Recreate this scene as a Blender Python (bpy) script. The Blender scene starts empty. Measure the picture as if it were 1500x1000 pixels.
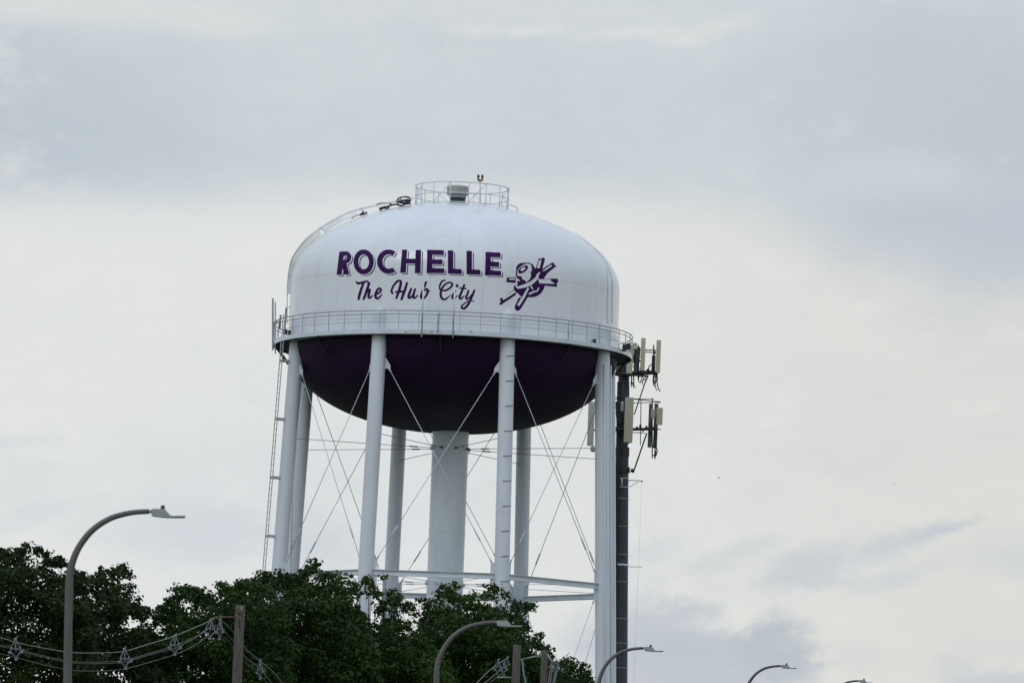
import bpy, math, random
import numpy as np
from mathutils import Vector, Matrix
random.seed(7); rng = np.random.default_rng(11)
SC = bpy.context.scene; COL = SC.collection
PI = math.pi

# ------------------------------------------------------------------ camera
CD, CF, YAW, PIT, ROL = 350.0, 10240.27, 0.0082896, 0.1044631, 0.0378743
cy, sy, cp, sp = math.cos(YAW), math.sin(YAW), math.cos(PIT), math.sin(PIT)
FW = np.array([sy*cp, cy*cp, sp]); RT = np.array([cy, -sy, 0.0]); UP = np.cross(RT, FW)
c_, s_ = math.cos(ROL), math.sin(ROL)
R2 = c_*RT + s_*UP; U2 = -s_*RT + c_*UP
O = np.array([0.0, -CD, 1.6])
cam_d = bpy.data.cameras.new('camera'); cam = bpy.data.objects.new('camera', cam_d); COL.objects.link(cam)
M = Matrix.Identity(4)
for i in range(3):
    M[i][0], M[i][1], M[i][2], M[i][3] = R2[i], U2[i], -FW[i], O[i]
cam.matrix_world = M
cam_d.sensor_width = 36; cam_d.lens = CF*36/1500; cam_d.clip_start = 1; cam_d.clip_end = 20000
cam_d.dof.use_dof = True; cam_d.dof.focus_distance = 348; cam_d.dof.aperture_fstop = 6.3
SC.camera = cam

def ray(x, y):
    x = np.asarray(x, float); y = np.asarray(y, float)
    d = FW + R2*((x-750)/CF)[..., None] + U2*((500-y)/CF)[..., None]
    return d/np.linalg.norm(d, axis=-1, keepdims=True)
def W(x, y, Y):                      # the place seen at (x, y) of the photograph, at depth plane Y
    d = ray(x, y); return O + d*((Y-O[1])/d[..., 1])[..., None]

# ------------------------------------------------------------------ helpers
class MB:
    def __init__(s): s.v = []; s.f = []; s.sm = []
    def add(s, vs, fs, smooth=False):
        o = len(s.v); s.v += [tuple(map(float, v)) for v in vs]; s.f += [tuple(o+i for i in f) for f in fs]; s.sm += [smooth]*len(fs)
    def box(s, c, size, X=(1,0,0), Y=(0,1,0), Z=(0,0,1), top=1.0, bev=0):
        c = np.array(c, float); X, Y, Z = [np.array(a, float)/np.linalg.norm(a) for a in (X, Y, Z)]
        a, b, h = [q/2 for q in size]
        if not bev:
            vs = [c+X*i*a*(top if k > 0 else 1)+Y*j*b*(top if k > 0 else 1)+Z*k*h for k in (-1,1) for j in (-1,1) for i in (-1,1)]
            s.add(vs, [(0,2,3,1),(4,5,7,6),(0,1,5,4),(2,6,7,3),(0,4,6,2),(1,3,7,5)]); return
        # chamfered in plan and at both ends
        def ring(A, B, z): return [c+X*x+Y*y+Z*z for x, y in ((-A+bev,-B),(A-bev,-B),(A,-B+bev),(A,B-bev),(A-bev,B),(-A+bev,B),(-A,B-bev),(-A,-B+bev))]
        vs = ring(a-bev, b-bev, -h)+ring(a, b, -h+bev)+ring(a, b, h-bev)+ring(a-bev, b-bev, h)
        fs = [tuple(range(7, -1, -1)), tuple(range(24, 32))]
        for k in range(3):
            for i in range(8): fs.append((k*8+i, k*8+(i+1) % 8, k*8+8+(i+1) % 8, k*8+8+i))
        s.add(vs, fs)
    def tube(s, pts, r, n=8, closed=False, caps=True, smooth=True):
        P = [np.array(p, float) for p in pts]; m = len(P)
        rr = r if hasattr(r, '__len__') else [r]*m
        T = []
        for i in range(m):
            a = P[(i-1) % m] if (closed or i > 0) else P[i]; b = P[(i+1) % m] if (closed or i < m-1) else P[i]
            t = b-a; T.append(t/(np.linalg.norm(t)+1e-12))
        ref = np.array([0,0,1.0]) if abs(T[0][2]) < .9 else np.array([0,1.0,0])
        u = np.cross(T[0], ref); u /= np.linalg.norm(u)
        vs = []
        for i in range(m):
            u = u - T[i]*np.dot(u, T[i]); u /= np.linalg.norm(u)+1e-12; w = np.cross(T[i], u)
            for k in range(n):
                a = 2*PI*k/n; vs.append(P[i]+(u*math.cos(a)+w*math.sin(a))*rr[i])
        fs = []
        for i in range(m if closed else m-1):
            j = (i+1) % m
            for k in range(n): fs.append((i*n+k, i*n+(k+1) % n, j*n+(k+1) % n, j*n+k))
        s.add(vs, fs, smooth)
        if caps and not closed:
            o = len(s.v)-len(vs)
            s.f += [tuple(o+k for k in range(n-1, -1, -1)), tuple(o+(m-1)*n+k for k in range(n))]; s.sm += [False]*2
    def lathe(s, prof, n=64, c=(0,0,0), smooth=True, cap=False):
        vs = []; m = len(prof)
        for r, z in prof:
            for k in range(n): a = 2*PI*k/n; vs.append((c[0]+r*math.sin(a), c[1]-r*math.cos(a), c[2]+z))
        fs = [(i*n+k, i*n+(k+1) % n, (i+1)*n+(k+1) % n, (i+1)*n+k) for i in range(m-1) for k in range(n)]
        s.add(vs, fs, smooth)
        if cap:
            o = len(s.v)-len(vs); s.f += [tuple(o+k for k in range(n-1, -1, -1)), tuple(o+(m-1)*n+k for k in range(n))]; s.sm += [False]*2
    def build(s, name, mat, parent=None, origin=None):
        me = bpy.data.meshes.new(name)
        o = np.array(origin, float) if origin is not None else np.zeros(3)
        me.from_pydata([tuple(np.array(v)-o) for v in s.v], [], s.f)
        me.polygons.foreach_set('use_smooth', s.sm); me.materials.append(mat); me.update()
        ob = bpy.data.objects.new(name, me); COL.objects.link(ob); ob.location = o
        if parent: ob.parent = parent; ob.location = o
        return ob
def tag(o, label=None, cat=None, group=None, kind=None):
    if label: o['label'] = label
    if cat: o['category'] = cat
    if group: o['group'] = group
    if kind: o['kind'] = kind
    return o
def empty(name, loc=(0,0,0)):
    o = bpy.data.objects.new(name, None); o.location = loc; o.empty_display_size = .3; COL.objects.link(o); return o
def local(o, root):                  # a mesh built in world coordinates becomes a child without moving
    o.parent = root; o.location = Vector(o.location)-root.location
    return o
def smooth_path(P, k=6):
    P = [np.array(p, float) for p in P]; out = []
    for i in range(len(P)-1):
        a, b, c, d = P[max(i-1, 0)], P[i], P[i+1], P[min(i+2, len(P)-1)]
        for j in range(k):
            t = j/k; out.append(.5*((2*b)+(c-a)*t+(2*a-5*b+4*c-d)*t*t+(3*b-a-3*c+d)*t**3))
    out.append(P[-1]); return out

# ------------------------------------------------------------------ materials
class E:                              # tiny expression wrapper over math nodes
    nt = None
    def __init__(s, k): s.k = k
    @staticmethod
    def op(o, *a):
        n = E.nt.nodes.new('ShaderNodeMath'); n.operation = o
        for i, q in enumerate(a):
            if isinstance(q, E): E.nt.links.new(q.k, n.inputs[i])
            else: n.inputs[i].default_value = q
        return E(n.outputs[0])
    def __add__(s, b): return E.op('ADD', s, b)
    def __radd__(s, b): return E.op('ADD', b, s)
    def __sub__(s, b): return E.op('SUBTRACT', s, b)
    def __rsub__(s, b): return E.op('SUBTRACT', b, s)
    def __mul__(s, b): return E.op('MULTIPLY', s, b)
    def __rmul__(s, b): return E.op('MULTIPLY', b, s)
    def __truediv__(s, b): return E.op('DIVIDE', s, b)
def sstep(x, a, b):
    n = E.nt.nodes.new('ShaderNodeMapRange'); n.interpolation_type = 'SMOOTHSTEP'
    E.nt.links.new(x.k, n.inputs[0]); n.inputs[1].default_value = a; n.inputs[2].default_value = b
    return E(n.outputs[0])
def mixc(f, a, b, mode='MIX'):
    n = E.nt.nodes.new('ShaderNodeMix'); n.data_type = 'RGBA'; n.blend_type = mode
    for s, q in ((0, f), (6, a), (7, b)):
        if isinstance(q, E): E.nt.links.new(q.k, n.inputs[s])
        else: n.inputs[s].default_value = q if s == 0 else (*q, 1)
    return E(n.outputs[2])
def noise(vec, scale, detail=4, rough=.55):
    n = E.nt.nodes.new('ShaderNodeTexNoise'); n.inputs['Scale'].default_value = scale
    n.inputs['Detail'].default_value = detail; n.inputs['Roughness'].default_value = rough
    if vec is not None: E.nt.links.new(vec.k, n.inputs['Vector'])
    return E(n.outputs['Fac'])
def comb(x, y, z=0.0):
    n = E.nt.nodes.new('ShaderNodeCombineXYZ')
    for i, q in enumerate((x, y, z)):
        if isinstance(q, E): E.nt.links.new(q.k, n.inputs[i])
        else: n.inputs[i].default_value = q
    return E(n.outputs[0])
def lin(r, g, b): return tuple(((c/255)/12.92 if c/255 <= .04045 else ((c/255+.055)/1.055)**2.4) for c in (r, g, b))

def mat(name, col, rough=.5, metal=0, var=.12, vscale=3.0, bump=0.0, bscale=20, coat=0, col2=None, stretch=(1,1,1), spec=.5):
    m = bpy.data.materials.new(name); m.use_nodes = True; E.nt = m.node_tree
    b = m.node_tree.nodes['Principled BSDF']
    tc = m.node_tree.nodes.new('ShaderNodeTexCoord'); mp = m.node_tree.nodes.new('ShaderNodeMapping')
    mp.inputs['Scale'].default_value = stretch; m.node_tree.links.new(tc.outputs['Object'], mp.inputs[0])
    v = E(mp.outputs[0]); f = sstep(noise(v, vscale, 5, .6), .3, .7)
    c2 = col2 or tuple(c*(1-var) for c in col)
    m.node_tree.links.new(mixc(f, c2, tuple(min(1, c*(1+var*.4)) for c in col)).k, b.inputs['Base Color'])
    b.inputs['Roughness'].default_value = rough; b.inputs['Metallic'].default_value = metal
    b.inputs['Specular IOR Level'].default_value = spec
    if coat: b.inputs['Coat Weight'].default_value = coat; b.inputs['Coat Roughness'].default_value = .07
    if bump:
        bn = m.node_tree.nodes.new('ShaderNodeBump'); bn.inputs['Strength'].default_value = bump; bn.inputs['Distance'].default_value = .02
        m.node_tree.links.new(noise(v, bscale, 4).k, bn.inputs['Height']); m.node_tree.links.new(bn.outputs[0], b.inputs['Normal'])
    return m
def tank_mat():
    m = mat('tank_white_paint', (.76,.805,.86), .30, var=.07, vscale=.35, coat=.5, stretch=(1,1,.5))
    nt = m.node_tree; E.nt = nt; b = nt.nodes['Principled BSDF']
    tc = nt.nodes.new('ShaderNodeTexCoord'); sep = nt.nodes.new('ShaderNodeSeparateXYZ'); nt.links.new(tc.outputs['Object'], sep.inputs[0])
    x, y, z = [E(sep.outputs[i]) for i in range(3)]
    ang = E.op('ARCTAN2', x, y)
    # welded plate seams (bump ridges) and a slight waviness of the plates
    def ridge(v, c, w): return 1.0 - sstep(E.op('ABSOLUTE', v-c), 0.0, w)
    h = ridge(z, 40.75, .035)
    h = h + ridge(z, 42.6, .03) + ridge(z, 38.95, .03)
    sect = E.op('ABSOLUTE', E.op('FRACT', ang*(20/(2*PI)))-.5)
    h = h + (1.0-sstep(sect, 0.0, .012))*sstep(z, 38.9, 38.95)*(1.0-sstep(z, 42.6, 42.62))
    wav = noise(E(tc.outputs['Object']), .45, 2, .5)
    hh = h*.008 + wav*.06
    bn = nt.nodes.new('ShaderNodeBump'); bn.inputs['Strength'].default_value = .7; bn.inputs['Distance'].default_value = 1.0
    nt.links.new(hh.k, bn.inputs['Height']); nt.links.new(bn.outputs[0], b.inputs['Normal'])
    # faint vertical rain streaks and dirt caught on the seams
    st = noise(comb(ang*26.0, z*.35, 0.0), 1.0, 5, .6)
    base = b.inputs['Base Color'].links[0].from_socket
    c = mixc(sstep(st,   .50, .75)*.28, E(base), (.56,.58,.60)); c = mixc(E.op('MINIMUM', h, 1.0)*.16, c, (.45,.47,.5))
    nt.links.new(c.k, b.inputs['Base Color'])
    return m
TANK = tank_mat()
WHITE = mat('white_steel_paint', (.64,.70,.775), .38, var=.10, vscale=.9, coat=.3, stretch=(1,1,.25), bump=.05, bscale=3)
RAILG = mat('weathered_grey_rail', (.22,.24,.28), .5, var=.25)
PURP = mat('purple_paint', (.042,.008,.088), .6, var=.25, vscale=1.2, spec=.12)
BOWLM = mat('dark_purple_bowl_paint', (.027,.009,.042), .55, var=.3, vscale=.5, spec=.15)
GALV = mat('galvanised_grey', (.30,.31,.30), .5, metal=.3, var=.2, vscale=5)
DARK = mat('black_cable_rubber', (.012,.012,.015), .6)
MAST = mat('dark_grey_mast_steel', (.027,.037,.058), .5, var=.1, vscale=1.5)
MASTD = mat('black_steel', (.018,.02,.024), .5, var=.3)
PANEL = mat('beige_antenna_plastic', (.46,.455,.33), .55, var=.08, vscale=2)
PANELG = mat('pale_grey_antenna_plastic', (.50,.53,.50), .5, var=.08, vscale=2)
PANELD = mat('dark_grey_equipment_casing', (.12,.13,.14), .5, var=.2)
RADIO = mat('tan_radio_casing', (.50,.42,.33), .5)
AMBER = mat('amber_lamp_lens', (.30,.16,.06), .25, coat=.5)
BRONZE = mat('brown_lamp_pole_paint', (.105,.100,.095), .5, var=.12, vscale=4, bump=.05, bscale=40)
HEADM = mat('grey_lamp_head_paint', (.29,.335,.345), .45, var=.08)
LENS = mat('lamp_glass_lens', (.25,.27,.28), .2)
WOOD = mat('weathered_pole_wood', (.125,.115,.098), .85, var=.5, vscale=6, bump=.6, bscale=30, stretch=(6,6,.5))
WIRE = mat('grey_cable_sheath', (.11,.12,.12), .45)
INSUL = mat('pale_spacer_plastic', (.20,.225,.25), .4, var=.15)
GRASS = mat('grass', (.06,.085,.03), .9, var=.4, vscale=.4)
ASPH = mat('asphalt', (.05,.05,.052), .85, var=.2, vscale=2, bump=.3, bscale=60)
CONC = mat('concrete', (.33,.32,.30), .8, var=.15, vscale=2)
LINE = mat('road_paint', (.75,.75,.72), .6)
BARK = mat('bark', (.07,.055,.042), .9, var=.4, vscale=3, bump=.8, bscale=10, stretch=(1,1,.3))
BIRDM = mat('dark_feathers', (.03,.03,.035), .7)

def leaf_mat(name, col, col2, scale):
    m = bpy.data.materials.new(name); m.use_nodes = True; nt = m.node_tree; E.nt = nt
    nt.nodes.clear()
    out = nt.nodes.new('ShaderNodeOutputMaterial')
    tc = nt.nodes.new('ShaderNodeTexCoord'); f = sstep(noise(E(tc.outputs['Object']), scale, 4, .65), .34, .66)
    f2 = noise(E(tc.outputs['Object']), 9.0, 2, .5)
    c = mixc(f, col, col2); c = mixc(sstep(f2, .45, .75)*.4, c, tuple(q*1.7 for q in col2))
    d = nt.nodes.new('ShaderNodeBsdfPrincipled'); d.inputs['Roughness'].default_value = .5; d.inputs['Specular IOR Level'].default_value = .08
    t = nt.nodes.new('ShaderNodeBsdfTranslucent'); mx = nt.nodes.new('ShaderNodeMixShader'); mx.inputs[0].default_value = .22
    nt.links.new(c.k, d.inputs['Base Color']); nt.links.new(c.k, t.inputs['Color'])
    nt.links.new(d.outputs[0], mx.inputs[1]); nt.links.new(t.outputs[0], mx.inputs[2]); nt.links.new(mx.outputs[0], out.inputs[0])
    return m
LEAF_O = leaf_mat('olive_leaves', (.017,.031,.010), (.033,.054,.014), .5)
LEAF_G = leaf_mat('deep_green_leaves', (.014,.038,.009), (.032,.071,.014), .45)
LEAF_B = leaf_mat('bright_green_leaves', (.017,.044,.010), (.040,.082,.016), .5)

# ------------------------------------------------------------------ terrain and road
GY = [-600,-350,-270,-223,-178,-123,-62,-5,60,400]; GZ = [0,0,.2,.69,1.80,4.69,7.93,10.79,12.4,13]
def gz(y): return float(np.interp(y, GY, GZ))
def gzs(y): return np.mean([gz(y+d) for d in (-6,-3,0,3,6)])
g = MB()
ys = [-9000,-3000,-1200,-600]+list(range(-400, 420, 12))+[600,1200,3000,9000]; xs = [-9000,-3000,-900,-300]+list(range(-120, 130, 12))+[300,900,3000,9000]
vs = [(x, y, gzs(y)+(.15*math.sin(x*.21+y*.13) if abs(x) < 200 and not -30 < x-6-.13*(y+123) < 45 else 0)-.02) for y in ys for x in xs]; nx = len(xs)
g.add(vs, [(j*nx+i, j*nx+i+1, (j+1)*nx+i+1, (j+1)*nx+i) for j in range(len(ys)-1) for i in range(nx-1)], True)
tag(g.build('ground', GRASS), kind='structure')
def lx(y): return float(np.interp(y, [-223,-178,-123,-62,-5], [-6.9,-.2,5.1,12.6,19.2])) if -223 <= y <= -5 else (-6.9+(y+223)*.135 if y < -223 else 19.2+(y+5)*.12)
def strip(name, m, o1, o2, dz, y0=-400, y1=300, st=6):
    b = MB(); L = list(range(y0, y1, st)); v = []
    for y in L: v += [(lx(y)+o1, y, gzs(y)+dz), (lx(y)+o2, y, gzs(y)+dz)]
    b.add(v, [(2*i, 2*i+1, 2*i+3, 2*i+2) for i in range(len(L)-1)], True); return b.build(name, m)
tag(strip('road', ASPH, 1.4, 15.4, .10), kind='structure')
tag(strip('road_marking', LINE, 8.3, 8.45, .106), kind='structure')
k = MB(); L = list(range(-400, 300, 6)); v = []
for y in L: v += [(lx(y)+1.1, y, gzs(y)-.1), (lx(y)+1.1, y, gzs(y)+.24), (lx(y)+1.4, y, gzs(y)+.24), (lx(y)+1.4, y, gzs(y)+.05)]
k.add(v, [(4*i+j, 4*i+j+1, 4*i+j+5, 4*i+j+4) for i in range(len(L)-1) for j in range(3)]); tag(k.build('kerb', CONC), kind='structure')

# ------------------------------------------------------------------ water tower
R = 8.3; TX = -.065
ZK, DH, DN, DM = 40.728, 4.444, 1.646, 2.263
ZB, BH, BN, BM = 37.57, 4.002, 2.140, 1.925
tower = empty('water_tower', (0,0,10.8))
tag(tower, 'tall white eight-legged water tower with dark purple underside and purple town lettering', 'water tower')
def P(b, name, m, parent=None):
    o = b.build(name, m); return local(o, tower) if parent is None else sub(o, parent)
def sub(o, parent): o.parent = parent; o.location = (0,0,0); return o
prof = [(R, 37.6), (R, 38.9), (R, ZK)]
for i in range(1, 61):
    t = (i/60); zz = DH*math.sin(t*PI/2); q = max(0, 1-(zz/DH)**DM)
    prof.append((max(R*q**(1/DN), .02), ZK+zz))
b = MB(); b.lathe(prof, 160, (TX,0,0)); tank = P(b, 'tank', TANK)
prof = []
for i in range(49):
    zz = BH*math.sin(i/48*PI/2)
    q = max(0, 1-(zz/BH)**BM); prof.append((max((R-.004)*q**(1/BN), .02), ZB-zz))
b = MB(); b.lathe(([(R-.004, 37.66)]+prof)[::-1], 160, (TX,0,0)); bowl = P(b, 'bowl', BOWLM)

def Ftank(Pt):
    rho = np.hypot(Pt[..., 0]-TX, Pt[..., 1]); zz = np.maximum(Pt[..., 2]-ZK, 0)
    return (rho/R)**DN + (zz/DH)**DM
def hit(x, y, off=.004):              # the place on the tank's skin seen at (x, y)
    d = ray(x, y); t0 = np.full(d.shape[:-1], 330.0); T = np.linspace(330, 362, 161)
    best = np.full(t0.shape, 1e9); tb = t0.copy()
    for t in T:
        F = Ftank(O+d*t); m = F < best; best = np.where(m, F, best); tb = np.where(m, t, tb)
    lo, hi = t0.copy(), tb
    for _ in range(40):
        mid = (lo+hi)/2; ins = Ftank(O+d*mid[..., None]) < 1; hi = np.where(ins, mid, hi); lo = np.where(ins, lo, mid)
    Q = O+d*hi[..., None]; e = 1e-4
    G = np.stack([(Ftank(Q+np.eye(3)[i]*e)-Ftank(Q-np.eye(3)[i]*e)) for i in range(3)], -1); G /= np.linalg.norm(G, axis=-1, keepdims=True)
    return Q+G*off
def graze(x, y, off=0.0, Fn=None):    # nearest approach of the line of sight to the tank's skin
    d = ray(np.array(x), np.array(y)); T = np.linspace(335, 365, 601); Q = O+d*T[:, None]; i = Ftank(Q).argmin(); return Q[i]

# ---- painted lettering: shapes as distance fields, cut out as fine meshes and laid on the skin
def capsule(X, Y, ax, ay, bx, by, ra, rb=None):
    rb = ra if rb is None else rb
    dx, dy = bx-ax, by-ay; t = np.clip(((X-ax)*dx+(Y-ay)*dy)/(dx*dx+dy*dy+1e-9), 0, 1)
    return np.hypot(X-ax-t*dx, Y-ay-t*dy)-(ra+(rb-ra)*t)
def poly(X, Y, pts):
    pts = np.array(pts, float); n = len(pts); d = np.full(X.shape, 1e9); ins = np.zeros(X.shape, bool)
    for i in range(n):
        a, b2 = pts[i], pts[(i+1) % n]; e = b2-a
        t = np.clip(((X-a[0])*e[0]+(Y-a[1])*e[1])/(e@e+1e-9), 0, 1)
        d = np.minimum(d, np.hypot(X-a[0]-t*e[0], Y-a[1]-t*e[1]))
        c = ((a[1] > Y) != (b2[1] > Y)); xx = a[0]+(Y-a[1])*e[0]/(e[1] if abs(e[1]) > 1e-9 else 1e-9); ins ^= c & (X < xx)
    return np.where(ins, -d, d)
def stroke(X, Y, pts, w=1.0):
    P2 = [np.array(p[:2], float) for p in pts]; rad = [p[2] for p in pts]
    Q = smooth_path([np.array([*p, r_]) for p, r_ in zip(P2, rad)], 5); f = np.full(X.shape, 1e9)
    for a, c in zip(Q[:-1], Q[1:]): f = np.minimum(f, capsule(X, Y, a[0], a[1], c[0], c[1], a[2]*w, c[2]*w))
    return f
def decal(name, m, fn, x0, y0, x1, y1, step, scale, ox, oy, off):
    gx = np.arange(x0, x1+step, step); gy = np.arange(y0, y1+step, step); X, Y = np.meshgrid(gx, gy); F = fn(X, Y)
    verts = []; idx = {}; faces = []
    H, Wd = F.shape; near = (np.abs(F) < 1e9)
    pos = F < 0
    cell = pos[:-1, :-1] | pos[1:, :-1] | pos[:-1, 1:] | pos[1:, 1:]
    def vid(key, p):
        if key not in idx: idx[key] = len(verts); verts.append(p)
        return idx[key]
    for j, i in zip(*np.nonzero(cell)):
        q = [(j, i), (j, i+1), (j+1, i+1), (j+1, i)]
        if all(pos[c] for c in q):
            faces.append([vid(c, (gx[c[1]], gy[c[0]])) for c in q]); continue
        for tri in ((q[0], q[1], q[2]), (q[0], q[2], q[3])):
            out = []
            for k2 in range(3):
                a, b2 = tri[k2], tri[(k2+1) % 3]; fa, fb = F[a], F[b2]
                if fa < 0: out.append(vid(a, (gx[a[1]], gy[a[0]])))
                if (fa < 0) != (fb < 0):
                    t = fa/(fa-fb); key = (a, b2) if a < b2 else (b2, a)
                    out.append(vid(key, (gx[a[1]]+t*(gx[b2[1]]-gx[a[1]]), gy[a[0]]+t*(gy[b2[0]]-gy[a[0]]))))
            if len(out) > 2: faces.append(out)
    V = np.array(verts); Pw = hit(V[:, 0]/scale+ox, V[:, 1]/scale+oy, off)
    b = MB(); b.add(Pw, [tuple(f[::-1]) for f in faces], True); return P(b, name, m)

def roch(X, Y):
    def bx(q): return poly(X, Y, q)
    f = bx([(72,78),(100,76),(86,218),(55,218)])                                        # R
    bowlR = np.maximum(np.minimum(stroke(X, Y, [(88,89,11),(118,89,11.5),(131,108,12.5),(122,133,11.5),(88,141,11)]), bx([(80,77),(112,76),(110,104),(80,104)])), -1e9)
    f = np.minimum(f, bowlR); f = np.minimum(f, bx([(84,146),(112,140),(132,216),(101,216)]))
    th = np.hypot((X-220)/61.5, (Y-140)/75); ti = np.hypot((X-220)/33, (Y-140)/46)
    f = np.minimum(f, np.maximum((th-1)*61, (1-ti)*33))                                 # O
    th = np.hypot((X-372)/70, (Y-138)/73); ti = np.hypot((X-374)/40, (Y-138)/44)
    cut = poly(X, Y, [(374,138),(410,84),(470,40),(500,140),(470,240),(410,196)])
    f = np.minimum(f, np.maximum(np.maximum((th-1)*70, (1-ti)*40), -cut))               # C
    for q in ([(455,66),(485,66),(476,206),(443,205)], [(538,68),(570,68),(566,209),(532,208)], [(465,120),(545,122),(545,150),(462,149)]): f = np.minimum(f, bx(q))
    def Ee(a, b_, t, d, sl):
        w = b_-a; g2 = bx([(a+5,t),(a+35,t),(a+34,d),(a,d)])
        for yy, ww in ((t, w), ((t+d)/2-14, w-8), (d-31, w+4)):
            g2 = np.minimum(g2, bx([(a+4,yy),(a+ww,yy+sl),(a+ww,yy+29+sl),(a+3,yy+29)]))
        return g2
    f = np.minimum(f, Ee(604,708,67,209,2)); f = np.minimum(f, Ee(960,1054,80,222,4))
    for a, e, t, d in ((734,818,70,212),(848,931,73,216)):
        f = np.minimum(f, bx([(a,t),(a+32,t+1),(a+32,d),(a,d-2)])); f = np.minimum(f, bx([(a,d-31),(e,d-27),(e,d+2),(a,d-1)]))
    return f
def roch_all(X, Y):
    f = roch(X, Y)-.6; sw = np.minimum(f, np.minimum(roch(X-2.2, Y-2), np.minimum(roch(X-4.4, Y-4), roch(X-6.8, Y-5.8))))
    return np.minimum(f, np.maximum(roch(X-11.8, Y-10.2), -sw))
decal('painted_lettering', PURP, roch_all, 40, 55, 1080, 245, 2.0, 4.1667, 480, 350, .006)

def script(X, Y):                     # coordinates of an 8.333x enlargement that starts at (480, 400)
    S = []
    a = lambda *p: S.append(stroke(X, Y, p, 1.3))
    a((352,110,8),(372,124,11),(420,116,10),(470,100,8),(492,110,9),(508,126,11))         # T bar into h
    a((440,118,10),(412,190,11),(390,260,12),(378,315,10))                              # T stem
    a((506,124,11),(484,190,11),(462,260,11),(440,314,10))                              # h stem
    a((458,262,6),(490,215,9),(512,205,12),(506,245,11),(498,290,11),(520,300,9),(548,272,5))  # h arch
    a((585,262,6),(620,245,8),(650,212,9),(640,186,9),(612,198,10),(588,245,11),(584,288,12),(606,308,10),(636,292,8),(660,258,4))  # e
    a((790,244,10),(780,215,9),(800,160,9),(846,104,10),(880,92,9),(894,112,11),(882,175,12),(862,240,12),(838,304,9))            # H left
    a((968,122,10),(948,190,11),(922,260,12),(902,318,10)); a((830,232,7),(880,224,9),(940,226,9))                                  # H right, bar
    a((1020,192,9),(1000,240,11),(988,288,12),(1006,302,9),(1036,270,8),(1068,200,9)); a((1068,196,9),(1050,250,11),(1046,292,11),(1066,302,8),(1098,270,5))  # u
    a((1200,112,10),(1184,160,9),(1162,215,10),(1142,280,12),(1150,306,10),(1182,300,8),(1210,260,10),(1222,216,11),(1208,192,8),(1186,212,6)); a((1212,206,8),(1232,218,6),(1250,214,3))  # b
    X2 = (X+480*8.333-600*8.333)*1.5; Y2 = Y*1.5      # finer coordinates (12.5x from x=600)
    def c(*p): S.append(stroke(X2, Y2, p, 1.22)/1.5)
    c((650,130,9),(600,145,12),(562,205,13),(550,265,11),(568,310,10),(650,318,12),(740,270,14),(780,215,15),(765,180,13),(715,172,12),(640,215,13),(590,290,15),(570,360,16),(575,430,16),(610,475,15),(660,475,12),(720,430,8),(748,400,5))  # C
    c((870,232,22),(872,234,20)); c((840,320,10),(810,370,14),(785,420,16),(790,462,14),(830,455,8),(880,410,5))    # i
    c((1000,215,14),(975,290,15),(940,370,16),(915,440,18),(940,468,13),(985,430,8),(1000,410,4)); c((925,275,11),(1030,280,10))    # t
    c((1078,325,14),(1055,390,15),(1035,450,16),(1060,475,12),(1110,430,10),(1150,380,9)); c((1185,320,15),(1150,410,15),(1105,510,16),(1060,590,17),(1000,645,16),(955,635,15),(960,595,11),(1020,545,8),(1100,505,6),(1180,515,5))  # y
    f = S[0]
    for q in S[1:]: f = np.minimum(f, q)
    return f-1.2
decal('painted_script', PURP, script, 335, 70, 1815, 465, 3.2, 8.3333, 480, 400, .006)

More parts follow.
